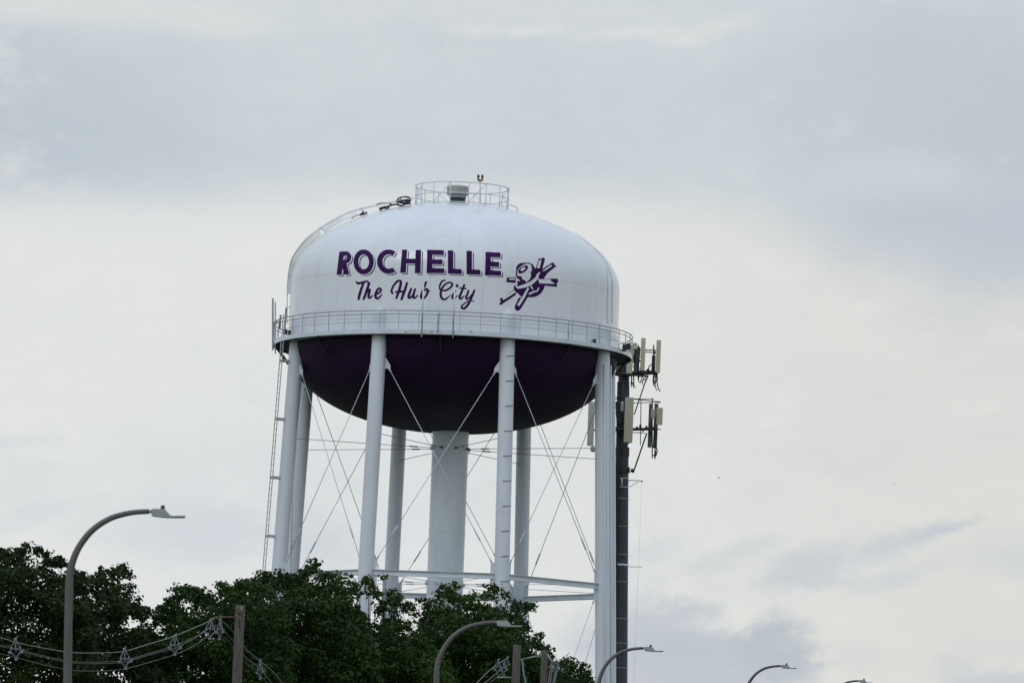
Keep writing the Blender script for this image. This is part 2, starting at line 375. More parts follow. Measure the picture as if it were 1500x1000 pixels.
def emblem(X, Y):                     # 10x enlargement that starts at (730, 365): wheel hub with stub spokes
    D = []; Lt = []
    p = lambda *q: D.append(poly(X, Y, q)); l = lambda *q: Lt.append(poly(X, Y, q))
    D.append(stroke(X, Y, [(350,290,90),(400,300,95),(440,350,80)]))
    hub = np.hypot(((X-395)*.8+(Y-330)*-.6)/150, ((X-395)*.6+(Y-330)*.8)/122); D.append((hub-1)*122)
    p((225,570),(270,480),(420,330),(560,270),(650,300),(670,420),(700,500),(660,560),(590,640),(500,690),(400,712),(330,690),(290,660),(240,620))
    D.append((np.hypot((X-482)/198, (Y-505)/198)-1)*198+np.maximum(0, (300-Y)*.5))
    D.append(stroke(X, Y, [(255,560,32),(300,610,30)]))
    p((548,290),(595,130),(625,145),(650,118),(685,140),(640,300))                 # top spoke
    p((630,330),(640,290),(790,195),(815,200),(820,225),(852,245),(720,350),(670,420))  # upper right spoke
    p((590,435),(780,430),(865,430),(880,470),(855,500),(858,552),(700,535),(600,530))        # right spoke
    p((260,415),(125,415),(110,430),(130,450),(105,480),(250,495))              # left spoke
    p((235,590),(20,725),(35,765),(10,800),(30,820),(260,665),(320,660))          # lower left spoke
    p((330,640),(238,840),(245,885),(285,905),(320,885),(440,690))            # bottom spoke
    # paper white reserves
    ring = np.hypot(((X-380)*.82+(Y-300)*-.57)/112, ((X-380)*.57+(Y-300)*.82)/66); hole = np.hypot(((X-362)*.82+(Y-296)*-.57)/92, ((X-362)*.57+(Y-296)*.82)/46)
    Lt.append(np.maximum((ring-1)*66, (1-hole)*46))
    Lt.append((np.hypot(((X-360)*.8+(Y-290)*-.6)/34, ((X-360)*.6+(Y-290)*.8)/18)-1)*18)
    face = poly(X, Y, [(275,365),(310,378),(400,345),(455,290),(480,240),(488,300),(470,340),(475,400),(455,440),(410,480),(395,455),(350,435),(345,400),(290,388)])
    Lt.append(np.maximum(face, -stroke(X, Y, [(415,352,10),(450,332,10)])))
    Lt.append(stroke(X, Y, [(605,345,7),(575,375,13),(560,420,18),(500,480,22),(430,520,24),(350,545,20),(290,560,14),(262,535,9),(275,500,7)]))
    l((570,275),(598,170),(628,160),(600,275)); l((650,322),(670,300),(770,232),(784,245),(700,300)); l((592,450),(620,440),(760,440),(765,462),(820,505),(700,500),(600,495))
    l((160,432),(245,430),(245,445),(165,445)); l((60,715),(75,695),(235,605),(255,625),(75,740)); l((432,560),(448,572),(375,720),(305,828),(278,812),(350,700))
    Lt.append(stroke(X, Y, [(275,435,6),(310,460,6)])); Lt.append(stroke(X, Y, [(478,545,7),(500,578,8)])); Lt.append(stroke(X, Y, [(458,652,10),(530,618,9),(565,612,8),(590,570,7)])); Lt.append(stroke(X, Y, [(585,438,6),(592,434,6)]))
    Lt.append(stroke(X, Y, [(270,655,14),(320,700,10)]))
    f = D[0]
    for q in D[1:]: f = np.minimum(f, q)
    for q in Lt: f = np.maximum(f, -(q-3.5))
    return f
decal('painted_emblem', PURP, emblem, 0, 100, 900, 920, 3.2, 10, 730, 365, .006)

# ---- legs, struts and rods
PHI = .3220722; RL = .373
def la(k): return PHI-k*PI/4
def lr(z): return 8.976632+(8.159521-8.976632)*(z-20)/20
def lp(k, z, dr=0, side=0):           # a place on the axis of leg k
    a = la(k); r = lr(z)+dr; return np.array([r*math.sin(a)+side*math.cos(a), -r*math.cos(a)+side*math.sin(a), z])
def nb(k, z, s): q = lp(k+s, z)-lp(k, z); return q/np.linalg.norm(q)
legs = []
for k in range(8):
    b = MB()
    zs = list(np.linspace(11.2, 38.55, 16)); Pp = [lp(k, z) for z in zs]; rr = [RL]*16
    for i in range(1, 9):
        t = i/8*PI/2; z = 38.55+.52*math.sin(t); Pp.append(lp(k, z)); rr.append(max(RL*math.cos(t), .01))
    b.tube(Pp, rr, 32)
    for z in (16.3, 21.2, 29.0, 34.1):                                         # circumferential weld beads
        b.tube([lp(k, z-.02), lp(k, z+.02)], RL+.006, 32, caps=False)
    b.tube([lp(k, 11.0), lp(k, 11.2)], RL+.28, 24, smooth=False)
    o = P(b, 'leg', WHITE); legs.append(o)
    for zz, hh in ((36.15, .42), (25.9, .30)):
        for s in (-1, 1):
            g2 = MB(); d = nb(k, zz, s); c0 = lp(k, zz)+d*(RL-.05); up = np.array([0,0,1.0]); nrm = np.cross(d, up); nrm /= np.linalg.norm(nrm)
            if zz > 30: q = [c0+up*hh, c0-up*.22, c0+d*.30-up*.22, c0+d*.30-up*.05]
            else: q = [c0+up*.62, c0-up*.75, c0+d*.24-up*.75, c0+d*.24+up*.62]
            g2.add([p_+nrm*w for w in (-.015, .015) for p_ in q], [(3,2,1,0),(4,5,6,7),(0,1,5,4),(1,2,6,5),(2,3,7,6),(3,0,4,7)])
            sub(g2.build('gusset_plate', WHITE), o)
    # leg base plate on its pier
    g2 = MB(); c0 = lp(k, 10.9); g2.box(c0-np.array([0,0,.2]), (1.9,1.9,.6)); sub(g2.build('footing', CONC), o)
for k in range(8):
    a, c0 = lp(k, 25.86), lp(k+1, 25.86); d = (c0-a)/np.linalg.norm(c0-a); a = a+d*(RL+.01); c0 = c0-d*(RL+.01)
    mid = (a+c0)/2; Ln = np.linalg.norm(c0-a); n2 = np.cross(d, (0,0,1)); n2 /= np.linalg.norm(n2)
    b = MB(); b.box(mid+n2*.002, (Ln, .05, .22), d, n2, (0,0,1)); b.box(mid+np.array([0,0,.125]), (Ln, .26, .03), d, n2, (0,0,1)); b.box(mid-np.array([0,0,.125]), (Ln, .20, .03), d, n2, (0,0,1))
    P(b, 'strut', WHITE)
for k in range(8):
    for s in (1, -1):
        for za, zb in ((35.98, 26.5), (25.2, 11.9)):
            k2 = k+s; A = lp(k, za)+nb(k, za, s)*(RL+.17); B = lp(k2, zb)+nb(k2, zb, -s)*(RL+.12)
            d = (B-A)/np.linalg.norm(B-A); b = MB(); b.tube([A, B], .0175, 6)
            off = np.cross(d, (0,0,1)); off /= np.linalg.norm(off)
            m1 = B-d*1.6
            b.tube([m1-d*.35, m1-d*.3, m1+d*.3, m1+d*.35], [.022,.042,.042,.022], 6); b.tube([B-d*.25, B], .045, 6); b.tube([A, A+d*.25], .045, 6)
            P(b, 'brace_rod', WHITE)
    for z in (32.75, 25.95):
        A = lp(k, z); h = np.array([A[0], A[1], 0]); h /= np.linalg.norm(h); A = A-h*(RL-.02); B = h*.94+np.array([0,0,z+.0])
        b = MB(); b.tube([A, B], .016, 6); m1 = B+h*1.0; b.tube([m1-h*.22, m1+h*.22], .038, 6); b.tube([B, B+h*.12], .07, 8)
        P(b, 'tie_rod', RAILG if z > 30 else WHITE)
b = MB(); pr = [(.91, 10.8), (.91, 33.3), (.96, 33.8), (1.0, 34.3)]; b.lathe(pr, 48)
for z in (14.5, 18, 21.5, 25, 28.5, 31.4): b.lathe([(.91, z-.02), (.922, z-.01), (.922, z+.01), (.91, z+.02)], 48)
P(b, 'riser', WHITE)

# ---- balcony
RB = 9.03; BX = -.07
balc = MB(); n = 160
balc.lathe([(R-.02, 37.74),(RB-.02, 37.74),(RB-.02, 37.79),(RB, 37.79),(RB, 37.57),(RB-.03, 37.57),(RB-.03, 37.70),(R-.02, 37.70)], n, (BX,0,0), smooth=False)
bal = P(balc, 'balcony', WHITE)
b = MB(); b.lathe([(RB-.033, 37.60),(RB-.033, 37.685),(R+.01, 37.685)], n, (BX,0,0), smooth=False); sub(b.build('floor_underside', mat('dark_underside_grey', (.035,.035,.035), .7, var=.3)), bal)  # separate dark grey sheet just below the white floor
def ringpts(r, z, n=160, cx=BX): return [(cx+r*math.sin(2*PI*i/n), -r*math.cos(2*PI*i/n), z) for i in range(n)]
b = MB(); b.tube(ringpts(RB, 38.71), .024, 6, closed=True); b.tube(ringpts(RB, 38.53), .020, 6, closed=True); sub(b.build('railing', mat('grey_rail_paint', (.25,.27,.31), .5)), bal); b = MB()
POSTM = mat('pale_post_paint', (.46,.49,.53), .5)
for i in range(56):
    a = 2*PI*(i+.3)/56; x, y = BX+RB*math.sin(a), -RB*math.cos(a); b = MB(); b.box((x, y, 38.25), (.032,.032,.90), (math.cos(a), math.sin(a), 0), (-math.sin(a), math.cos(a), 0)); sub(b.build('railing_post', POSTM), bal)
b = MB(); b.tube(ringpts(RB, 38.14), .014, 5, closed=True); b.tube(ringpts(RB, 38.33), .008, 5, closed=True); sub(b.build('mid_rail', mat('pale_grey_rail', (.45,.47,.5), .5)), bal)
for k in range(8):
    a = la(k)-PI/8; u = np.array([math.sin(a), -math.cos(a), 0]); A = u*(R-.06)+np.array([TX,0,36.75]); B = u*(RB-.12)+np.array([BX,0,37.62])
    b = MB(); b.box((A+B)/2, (.09,.14,np.linalg.norm(A-B)), X=np.cross(u, (0,0,1)), Y=np.cross(A-B, np.cross(u, (0,0,1))), Z=A-B); sub(b.build('shade_toned_knee_bracket', MASTD), bal)  # dark colour puts the shade under the balcony into white brackets
# hatch covers and small lamps seen low behind the rail
for px, py, s in ((868,503,.16),(915,509,.22),(921,507,.2),(419,486,.16),(424,487,.15)):
    q = hit(px, py-3, .12) if px < 900 and px > 430 else W(px, py, -3.2 if px > 600 else -3.2)
    b = MB(); b.box(q, (s, s, s*1.6), bev=.03); sub(b.build('junction_box', MASTD), bal)
for px in (594.5, 632, 641, 690, 830):
    q = W(px, 485.5 if px < 700 else 499, -8.98 if px < 800 else -6.9); b = MB(); b.box(q, (.10,.08,.05), bev=.012); sub(b.build('drain_spout', RAILG), bal)

# ---- ladder on the left leg, conduits and clamps
KL = 2
def ladder(name, base, side_dir, z0, z1, parent=None):
    b = MB(); f = lambda z, s: base(z)+side_dir*s*.2
    for s in (-1, 1): b.tube([f(z, s) for z in np.linspace(z0, z1, 12)], .024, 6)
    z = z0+.15
    while z < z1: b.tube([f(z, -1), f(z, 1)], .012, 5); z += .3
    return b
a2 = la(KL); tdir = np.array([math.cos(a2), math.sin(a2), 0]); odir = np.array([math.sin(a2), -math.cos(a2), 0])
b = ladder('ladder', lambda z: lp(KL, z)+odir*.78, tdir, 11.4, 38.95)
for z in np.arange(12.6, 37.5, 2.93)+.55:
    for s in (-1, 1): b.box(lp(KL, z)+odir*.56+tdir*s*.12, (.44,.05,.13), odir, tdir)
P(b, 'ladder', mat('ladder_pale_grey', (.46,.48,.52), .5))
b = MB()
b.tube([lp(KL, z)+odir*.78+tdir*.2 for z in (37.9, 39.2)], .05, 6); b.tube([lp(KL, z)+odir*.92-tdir*.2 for z in (38.2, 38.9)], .05, 6)
P(b, 'ladder_grab_post', RAILG)
for i, z in enumerate(np.arange(12.0, 37.3, 1.235)):
    b = MB()
    a3 = la(0)-.30; c0 = lp(0, z)
    pts = [c0+np.array([math.sin(a3+t), -math.cos(a3+t), .05*t])*np.array([RL+.02, RL+.02, 1]) for t in np.linspace(-.2, 1.1, 8)]
    b.tube(pts, .018, 5); P(b, 'conduit_clamp', RAILG)
for aoff, r_ in ((-.9, .035), (.55, .045)):
    b = MB(); a3 = la(-1)+aoff; b.tube([lp(-1, z)+np.array([math.sin(a3), -math.cos(a3), 0])*(RL+.05) for z in (11.5, 36.9)], r_, 8); P(b, 'conduit', WHITE)
for aoff in (-.3,): b = MB(); a3 = la(3)+aoff; b.tube([lp(3, z)+np.array([math.sin(a3), -math.cos(a3), 0])*(RL+.03) for z in (11.5, 36.5)], .03, 8); P(b, 'conduit', WHITE)
# overflow / hatch ladder climbing the shell and following the dome
px = [(420.6,474),(420.7,450),(421.2,420),(422.8,402),(427.4,380.4),(440,361),(452,348),(470,334.8),(487,324),(511.4,312),(530,306.6),(558,300),(582,295.5),(606,291)]
pp = [graze(x, y) for x, y in px]; b = MB(); b.tube(smooth_path(pp, 5), .02, 6)
q2 = smooth_path([p_-np.array([0,.42,0]) for p_ in pp], 5); b.tube(q2, .018, 6)
for i in (1,3,7,10):
    d = np.array([TX,0,39])-pp[i]; d /= np.linalg.norm(d)
    b.tube([pp[i]-d*.09, pp[i]+d*.34], .026, 5); b.tube([pp[i], pp[i]-np.array([0,.42,0])], .02, 5)
P(b, 'dome_ladder', WHITE)
FILL_WHITE = mat('bright_fill_white', (.86,.86,.83), .35, var=.04, coat=.3)  # bright strips added between ladder rail and dome, tilted to catch the sky
for o_px, i_px in (([(421.6,430),(422.8,402),(427.4,380.4),(440,361),(452,348),(468,336)], [(430,430),(431,402),(436,384),(446.5,366.5),(457,355),(470.5,343.5)]),
                   ([(472,333.5),(487,324),(500,317),(511.4,312),(521,309)], [(475,341),(489,332),(501,325.5),(513,320),(522,316.5)])):
    A_ = smooth_path([graze(x, y) for x, y in o_px], 5); B_ = smooth_path([graze(x, y)+np.array([0,-.30,0]) for x, y in i_px], 5); m_ = len(A_)
    th_ = np.array([.012, .02, -.012]); b = MB(); vv = list(A_)+list(B_)+[p_+th_ for p_ in A_]+[p_+th_ for p_ in B_]; ff = []
    for i in range(m_-1): ff += [(i, i+1, m_+i+1, m_+i), (2*m_+i, 3*m_+i, 3*m_+i+1, 2*m_+i+1), (i, 2*m_+i, 2*m_+i+1, i+1), (m_+i, m_+i+1, 3*m_+i+1, 3*m_+i)]
    ff += [(0, m_, 3*m_, 2*m_), (m_-1, 3*m_-1, 4*m_-1, 2*m_-1)]
    b.add(vv, ff); P(b, 'bright_fill_strip', FILL_WHITE)
for Qp in (((842,341),(852,348.5),(866,360),(879,373),(888,386),(894,400),(896.3,412),(896.2,440),(896,472)), ((888.6,392),(889.6,410),(889.8,440),(889.6,474))):
    b = MB(); b.tube(smooth_path([hit(x, y, .03) for x, y in Qp], 5), .018, 6); P(b, 'overflow_pipe', WHITE)

# ---- things on the crown
DX = .11; rr = 2.36
b = MB()
for z, r_ in ((45.98, .028), (45.45, .022), (44.98, .022)): b.tube(ringpts(rr, z, 72, DX), r_, 6, closed=True)
nP = 16
for i in range(nP):
    a = 2*PI*(i+.35)/nP; a1 = 2*PI*(i+1.35)/nP
    A = np.array([DX+rr*math.sin(a), -rr*math.cos(a), 44.80]); b.tube([A, A+np.array([0,0,1.18])], .024, 6)
    if i % 2 == 0:
        B = np.array([DX+rr*math.sin(a1), -rr*math.cos(a1), 45.97]); b.tube([A+np.array([0,0,.18]), B], .018, 5)
P(b, 'roof_railing', WHITE)
b = MB(); b.lathe([(.40, 44.95),(.40, 45.36),(.44, 45.40)], 28, (DX-.22,-.3,.15), smooth=False, cap=True); v0 = P(b, 'roof_vent', MASTD)
b = MB(); b.lathe([(.44, 45.26),(.44, 45.42),(.58, 45.43),(.58, 45.78),(.50, 45.86),(.1, 45.90)], 14, (DX-.22,-.3,.15), smooth=False); P(b, 'vent_cap', mat('grey_vent_cap', (.34,.34,.32), .6))
base = graze(703, 298); b = MB(); q0 = W(703.3, 298, -1.9); q1 = W(703.4, 266, -1.9); b.tube([q0, q1], .035, 8); lgt = P(b, 'obstruction_light', WHITE)
b = MB()
qc = W(703.4, 264.5, -1.9); b.box(qc, (.26,.12,.09), bev=.02)
sub(b.build('lamp_bracket', mat('brown_bracket', (.20,.12,.07), .5)), lgt)
for x in (700.6, 706.4):
    b = MB(); q = W(x, 263.6, -1.9); b.lathe([(.03, -.02),(.055, .02),(.06, .12),(.05, .2),(.02, .24)], 12, q); sub(b.build('warning_lamp', AMBER), lgt)
    b = MB(); b.lathe([(.063,.13),(.066,.2),(.03,.265)], 12, q); sub(b.build('lamp_cap', MASTD), lgt)
# nozzle pipe on the right of the crown
b = MB(); Q = [graze(x, y) for x, y in ((744,299.5),(750,301),(756,303.5),(758,307),(757.5,312))]; b.tube(Q, .03, 6); P(b, 'crown_conduit', WHITE)
# dark cable coils and hoses lying on the dome
def coil(name, label, loops, extra=()):
    b = MB()
    for (cx, cy_, rx, ry, a0, a1, r_, dy) in loops:
        pts = []
        for i in range(21):
            t = math.radians(a0+(a1-a0)*i/20); q = graze(cx+rx*math.cos(t)*1.0, cy_-ry*math.sin(t)); pts.append(q+np.array([0, dy*math.sin(t)-.05, 0]))
        b.tube(pts, r_, 6)
    for pts, r_ in extra: b.tube(smooth_path([graze(x, y) for x, y in pts], 4), r_, 6)
    o = b.build(name, DARK, origin=graze(*[loops[0][0], loops[0][1]]) if loops else graze(*extra[0][0][0]))
    return tag(o, label, 'cable coil')
coil('cable_coil', 'largest round black cable coil lying on the dome just left of the crown railing', [(591.5,293.5,10,6,0,360,.03,.3),(590,295,9,3,0,360,.05,.25),(591,295.5,8,2.4,0,360,.05,.2),(594,292,8,5,10,200,.025,.3)],
     [([(583,296),(590,294),(602,293)], .05),([(580,299),(588,301.5),(594,299),(602,298)], .045)])
coil('cable_coil', 'small black cable loop in the middle of the dome ladder, between two other dark bundles', [(563,300.5,11,3.6,20,175,.035,.2)], [([(555,305.5),(562,303.5),(568,302.5),(576,300),(584,299)], .045),([(556,308),(562,305),(567,305.5),(570,303.5)], .04)])
coil('cable_coil', 'lowest black cable bundle on the left slope of the white dome', [], [([(527,314.5),(532,313.5),(538,311.5)], .06),([(530,313),(532,309.5),(534,311.5)], .035),([(515,320),(521,316.5),(528,314)], .02)])
# ---- slim antennas on the balcony
def whip(label, x, yt, yb, Y, r, cat='antenna', m=WHITE):
    b = MB(); A = W(x+.4, yb, Y); B = W(x, yt, Y); A[0] = B[0] = (A[0]+B[0])/2; L_ = B[2]-A[2]
    b.tube([A, A+(B-A)*.30, A+(B-A)*.30, B], [r*.8, r*.8, r, r*.85], 10)
    root = empty('whip_antenna', A); tag(root, label, cat, 'whip antennas clamped to the balcony rail')
    o = b.build('antenna_tube', m); local(o, root)
    c = MB()
    for f in (.42,): q = np.array([A[0], A[1], 38.6]); c.box(q+np.array([0,.03,0]), (.12,.12,.14), bev=.02)
    local(c.build('clamp', m), root)
whip('thick pale whip antenna on the balcony rail crossing the last letter of Hub', 618.7, 419, 493.5, -9.14, .044)
whip('thin faint whip antenna on the balcony rail between the words Hub and City', 641.8, 436, 486, -9.12, .030)
whip('pale whip antenna on the balcony rail crossing the first letter i of City', 664.5, 422, 494.5, -9.14, .042)
whip('short pale rod on the right part of the balcony rail below the emblem', 832.6, 464, 500, -6.95, .035)
def slim(label, x0, x1, yt, yb, Y):
    A, B = W((x0+x1)/2, yt, Y), W((x0+x1)/2, yb, Y); w = (x1-x0)/29.5
    b = MB(); c0 = (A+B)/2; b.box(c0, (w, .10, np.linalg.norm(A-B)), Z=A-B, bev=.02)
    root = empty('slim_antenna', B); tag(root, label, 'antenna', 'slim antennas at the left end of the balcony')
    local(b.build('antenna_tube', mat('slim_antenna_grey', (.40,.42,.46), .5)), root)
    c = MB(); q = np.array([c0[0], c0[1], 38.7]); c.tube([q, q+np.array([.22,.05,0])], .03, 6); q = np.array([c0[0], c0[1], 37.7]); c.tube([q, q+np.array([.22,.05,0])], .03, 6)
    local(c.build('clamp', RAILG), root)
slim('outermost tall grey slim antenna at the far left end of the balcony', 398.2, 401.0, 436.5, 513, -.9)
slim('slightly shorter grey slim antenna beside the outermost one at the left balcony end', 402.3, 404.2, 442, 518, -1.3)

# ------------------------------------------------------------------ cell mast behind the tower
YM = 15.0
mast = empty('cell_mast', W(899, 1000, YM)*np.array([1,1,0])+np.array([0,0,11.5])); tag(mast, 'dark grey steel cell phone mast with beige antennas behind the tower right leg', 'cell mast')
def PM(b, name, m): return local(b.build(name, m), mast)
def seg(b, x0, y0, x1, y1, w, Y=YM, Y2=None, n=6): b.tube([W(x0, y0, Y), W(x1, y1, Y if Y2 is None else Y2)], w/28./2, n)
top = W(914.5, 515, YM); bot = W(905.2, 1000, YM); low = bot+(bot-top)*((11.3-bot[2])/(bot[2]-top[2]))
b = MB(); t = lambda y: top+(bot-top)*((top[2]-W(910, y, YM)[2])/(top[2]-bot[2]))
b.tube([top, t(560), t(575), t(640)], [.30,.29,.29,.31], 12, smooth=False)
b.tube([t(660), t(684), t(1000), low], [.335,.34,.50,.80], 12, smooth=False)
b.tube([t(640), t(660)], [.29,.29], 12, smooth=False)
b.tube([low, low-np.array([0,0,.3])], .95, 12, smooth=False); PM(b, 'mast_shaft', MAST)
b = MB(); b.tube([t(684), t(692)], .42, 12, smooth=False); b.tube([t(655), t(668)], .37, 12, smooth=False); b.tube([t(545), t(550)], .44, 12, smooth=False); b.tube([t(625), t(631)], .40, 12, smooth=False); PM(b, 'mast_collar', MASTD)
b = MB()
for dx, w in ((-.30, .05), (-.24, .06), (-.18, .05)):
    b.tube([t(560)+np.array([dx,-.26,0]), t(700)+np.array([dx,-.28,0]), t(1000)+np.array([dx+.02,-.47,0]), low+np.array([dx,-.75,0])], w, 6)
PM(b, 'cable_bundle', DARK)
for y in (730, 771, 812, 827, 852, 906, 942, 978):
    b = MB(); q = t(y); rad = .345+(y-684)/316*.16; b.tube([q-np.array([0,0,.02 if y != 827 else .05]), q+np.array([0,0,.02 if y != 827 else .05])], rad+.02, 12, caps=False, smooth=False)
    PM(b, 'strap', GALV if y != 827 else WHITE)
b = MB(); 
for y in (700, 713): seg(b, 908, y, 920, y, 1.6, YM-.55)
seg(b, 911, 700, 911, 713, 2, YM-.57); PM(b, 'bracket_frame', PANELG)
b = MB(); seg(b, 920, 703, 940.5, 704, 1.3); seg(b, 922, 713, 936, 705, .9); b.box(W(940.3, 704.5, YM), (.08,.08,.08)); seg(b, 920, 829.5, 940, 830, .9)
PM(b, 'outrigger_arm', GALV)
b = MB(); A = W(940.3, 705, YM); b.tube([A, A*np.array([1,1,0])+np.array([-.1,0,12.6])], .004, 4); PM(b, 'guide_wire', GALV)
# platforms
b = MB()
seg(b, 900, 548, 963, 546, 5, YM-.6); seg(b, 905, 545, 960, 543, 2, YM+.3); seg(b, 926, 512, 962, 513, 1.8, YM); seg(b, 944, 515.5, 962, 516.5, 1.6, YM-.4); seg(b, 914, 548, 950, 551, 3, YM-.9)
seg(b, 945, 560, 929, 607, 1.8, YM-.2); seg(b, 949, 551, 945, 560, 2, YM-.2)
seg(b, 957.5, 505, 957.5, 560, 2.0, YM-.5); seg(b, 935, 505, 935, 556, 2, YM-.4); seg(b, 941, 500, 941, 552, 2, YM-.3); seg(b, 962.5, 505, 962.5, 556, 2, YM-.3)
seg(b, 899, 629, 958, 628, 4.6, YM-.5); seg(b, 899, 633, 945, 633.5, 1.4, YM-.5); seg(b, 860, 583, 905, 584, 1.4, YM-.3); seg(b, 900, 581.5, 968, 588.5, 1.4, YM-.3); seg(b, 928, 584, 958, 584.5, 1.2, YM-.9); seg(b, 928, 590, 968, 589, 1.2, YM+.5)
seg(b, 862, 630, 905, 629, 2.6, YM-.2); seg(b, 947.5, 634, 927.5, 692, 2.2, YM-.4); seg(b, 924, 688, 929, 690, 6, YM-.3); seg(b, 955.5, 583, 955.5, 671, 1.6, YM-.6); seg(b, 959.5, 600, 959.5, 672, 1.8, YM-.5)
seg(b, 939, 584, 938, 652, 1.3, YM-.2); seg(b, 921, 560, 921, 650, 2, YM-.7); seg(b, 962, 628, 968, 629, 1.6, YM-.5)
for x, y in ((933,627),(938,624),(942,629),(947,626),(952,631),(958,627)): b.box(W(x, y, YM-.55), (.12,.14,.18), bev=.02)
PM(b, 'platform_frame', MASTD)
def panel(x0, x1, yt, yb, Y, m=PANEL, depth=.16, lean=.35, turn=0.0):
    b = MB(); xc = (x0+x1)/2; A = W(xc+lean, yt, Y); B = W(xc-lean, yb, Y)
    b.box((A+B)/2, ((x1-x0)/28., depth, np.linalg.norm(A-B)), X=(math.cos(turn), math.sin(turn), 0), Y=(-math.sin(turn), math.cos(turn), 0), bev=.02)
    for f in (.2, .8): q = A+(B-A)*f; b.box(q+np.array([0,depth/2+.05,0]), (.08,.12,.08))
    return PM(b, 'antenna_panel', m)
panel(938.5, 945, 495, 543, YM-1.0, lean=.3); panel(961, 967.6, 498, 546, YM-.8, lean=.3); panel(918, 926.8, 505, 547, YM-1.3, lean=.1); panel(926.3, 933, 502, 530, YM+.6, lean=.2)
panel(914.8, 927.4, 582, 648, YM-1.3, lean=.6, depth=.2); panel(861, 870.4, 588, 652.5, YM-.6, PANELG, lean=.5); panel(949.6, 955.5, 591, 655, YM-.3, PANELD, lean=.3); panel(961.4, 970.6, 597, 622, YM-.6, lean=.1); panel(957.5, 963.5, 591, 656, YM, PANELD, lean=.3)
def radio(x0, x1, yt, yb, Y, m):
    b = MB(); A = W((x0+x1)/2, yt, Y); B = W((x0+x1)/2, yb, Y); w = (x1-x0)/28.; h = np.linalg.norm(A-B); b.box((A+B)/2, (w, w*.7, h), bev=.025)
    for i in range(4): b.box((A+B)/2+np.array([(-.36+.24*i)*w, -w*.36, 0]), (w*.05, .03, h*.8))
    PM(b, 'radio_unit', m)
radio(928.5, 936.5, 513, 544, YM-.2, MASTD); radio(954.5, 960, 520, 545, YM-.1, PANELD); radio(953.8, 959.8, 599, 613, YM-.8, RADIO); radio(900.5, 905, 588, 600, YM-.4, MASTD); radio(909.5, 913.5, 588, 602, YM-.8, PANELG); radio(903, 910, 604, 622, YM-.6, MASTD); radio(931.5, 937, 519, 531, YM-.5, PANELD); radio(957, 960.5, 512, 519, YM-.3, PANELG)
radio(929, 933.5, 531, 546, YM-.8, PANELD); radio(933, 938, 508, 522, YM+.3, MASTD); radio(955.5, 959.5, 531, 548, YM-.6, MASTD); radio(947, 951, 540, 549, YM-.5, MASTD); radio(902, 907, 534, 545, YM-.6, PANELD); radio(951, 956, 618, 634, YM-.9, MASTD); radio(958, 963, 626, 640, YM-.7, MASTD)
rnd = random.Random(3)
def jump(pts, r_):
    b = MB(); b.tube(smooth_path([W(*p) for p in pts], 4), r_, 5); PM(b, 'jumper_cable', DARK)
for x0, y0, n_, h in ((926,549,7,22),(940,549,4,14),(958,549,5,22),(956,655,4,14),(903,600,5,18)):
    for i in range(n_):
        x = x0+rnd.uniform(-3, 4); d1 = rnd.uniform(-4, 4); hh = h*rnd.uniform(.4, 1.1)
        jump([(x, y0-4, YM-.5), (x+d1, y0+hh*.4, YM-.7), (x+d1*.5, y0+hh*.8, YM-.5), (x-d1*.3+2, y0+hh*(.5 if i % 2 else 1.0), YM-.3)], .022)
for i in range(10):
    x = rnd.uniform(928, 938); y = rnd.uniform(514, 540); jump([(x, y, YM-.7), (x+rnd.uniform(-3,4), y+4, YM-.9), (x+rnd.uniform(-4,4), y+9, YM-.7)], .02)
jump([(961,548,YM-.5), (962.5,558,YM-.7), (964,568,YM-.7), (967.5,573,YM-.7)], .03)
jump([(951,545,YM-.5), (950.5,538,YM-.7), (954,534,YM-.7), (957,538,YM-.7)], .03)
b = MB(); q = W(866, 657, YM-.6); b.lathe([(.02,-.17),(.1,-.15),(.15,-.05),(.15,.08),(.06,.16)], 14, q+np.array([.1,0,0])); PM(b, 'dome_antenna', PANELG)

# ------------------------------------------------------------------ street lamps
S1 = 127/CF
def L2(x, y): return ((x-102.5)*S1, (1000-y)*S1)
arc = [(102.5,862),(103.2,845),(106,828),(112,810),(121,794),(133,779),(147,767.5),(163,758.5),(180,753),(198,749.6),(218,748.2)]
H0 = 10.8; tipz = (1000-756)*S1
lampz = lambda z: z-tipz+H0
proto = empty('street_lamp', (0,0,0))
b = MB(); apts = [(x, 0, lampz(z)) for x, z in (L2(*q) for q in arc)]
base_pts = [(0,0,.03),(0,0,3),(0,0,6),apts[0]]
sp_ = smooth_path(apts, 4); b.tube(base_pts[:3]+sp_, [.108,.093,.083]+list(np.linspace(.070,.045,len(sp_))), 20); b.tube([(0,0,.0),(0,0,.22)], .17, 20)
o = b.build('lamp_pole', BRONZE); o.parent = proto
b = MB(); hx, hz = L2(222, 749); hz = lampz(hz)
x1, z1 = L2(215, 748.6); b.tube([(x1,0,lampz(z1)),(hx+.03,0,hz+.01)], .032, 12)
def section(x, w, zb, zt): return [(x,-w,zb),(x,w,zb),(x,w*.9,zt),(x,-w*.9,zt)]
secs = [section(hx, .075, hz-.068, hz+.046), section(hx+.04, .09, hz-.080, hz+.054), section(hx+.24, .11, hz-.10, hz+.05), section(hx+.33, .12, hz-.10, hz-.045), section(hx+.35, .13, hz-.098, hz-.072), section(hx+.60, .12, hz-.088, hz-.066), section(hx+.62, .10, hz-.085, hz-.070)]
vs = [v for s_2 in secs for v in s_2]; fs = [(3,2,1,0), tuple(range(len(vs)-4, len(vs)))]
for i in range(len(secs)-1):
    for j in range(4): fs.append((i*4+j, i*4+(j+1) % 4, i*4+4+(j+1) % 4, i*4+4+j))
b.add(vs, fs); hd = b.build('lamp_head', HEADM); hd.parent = proto
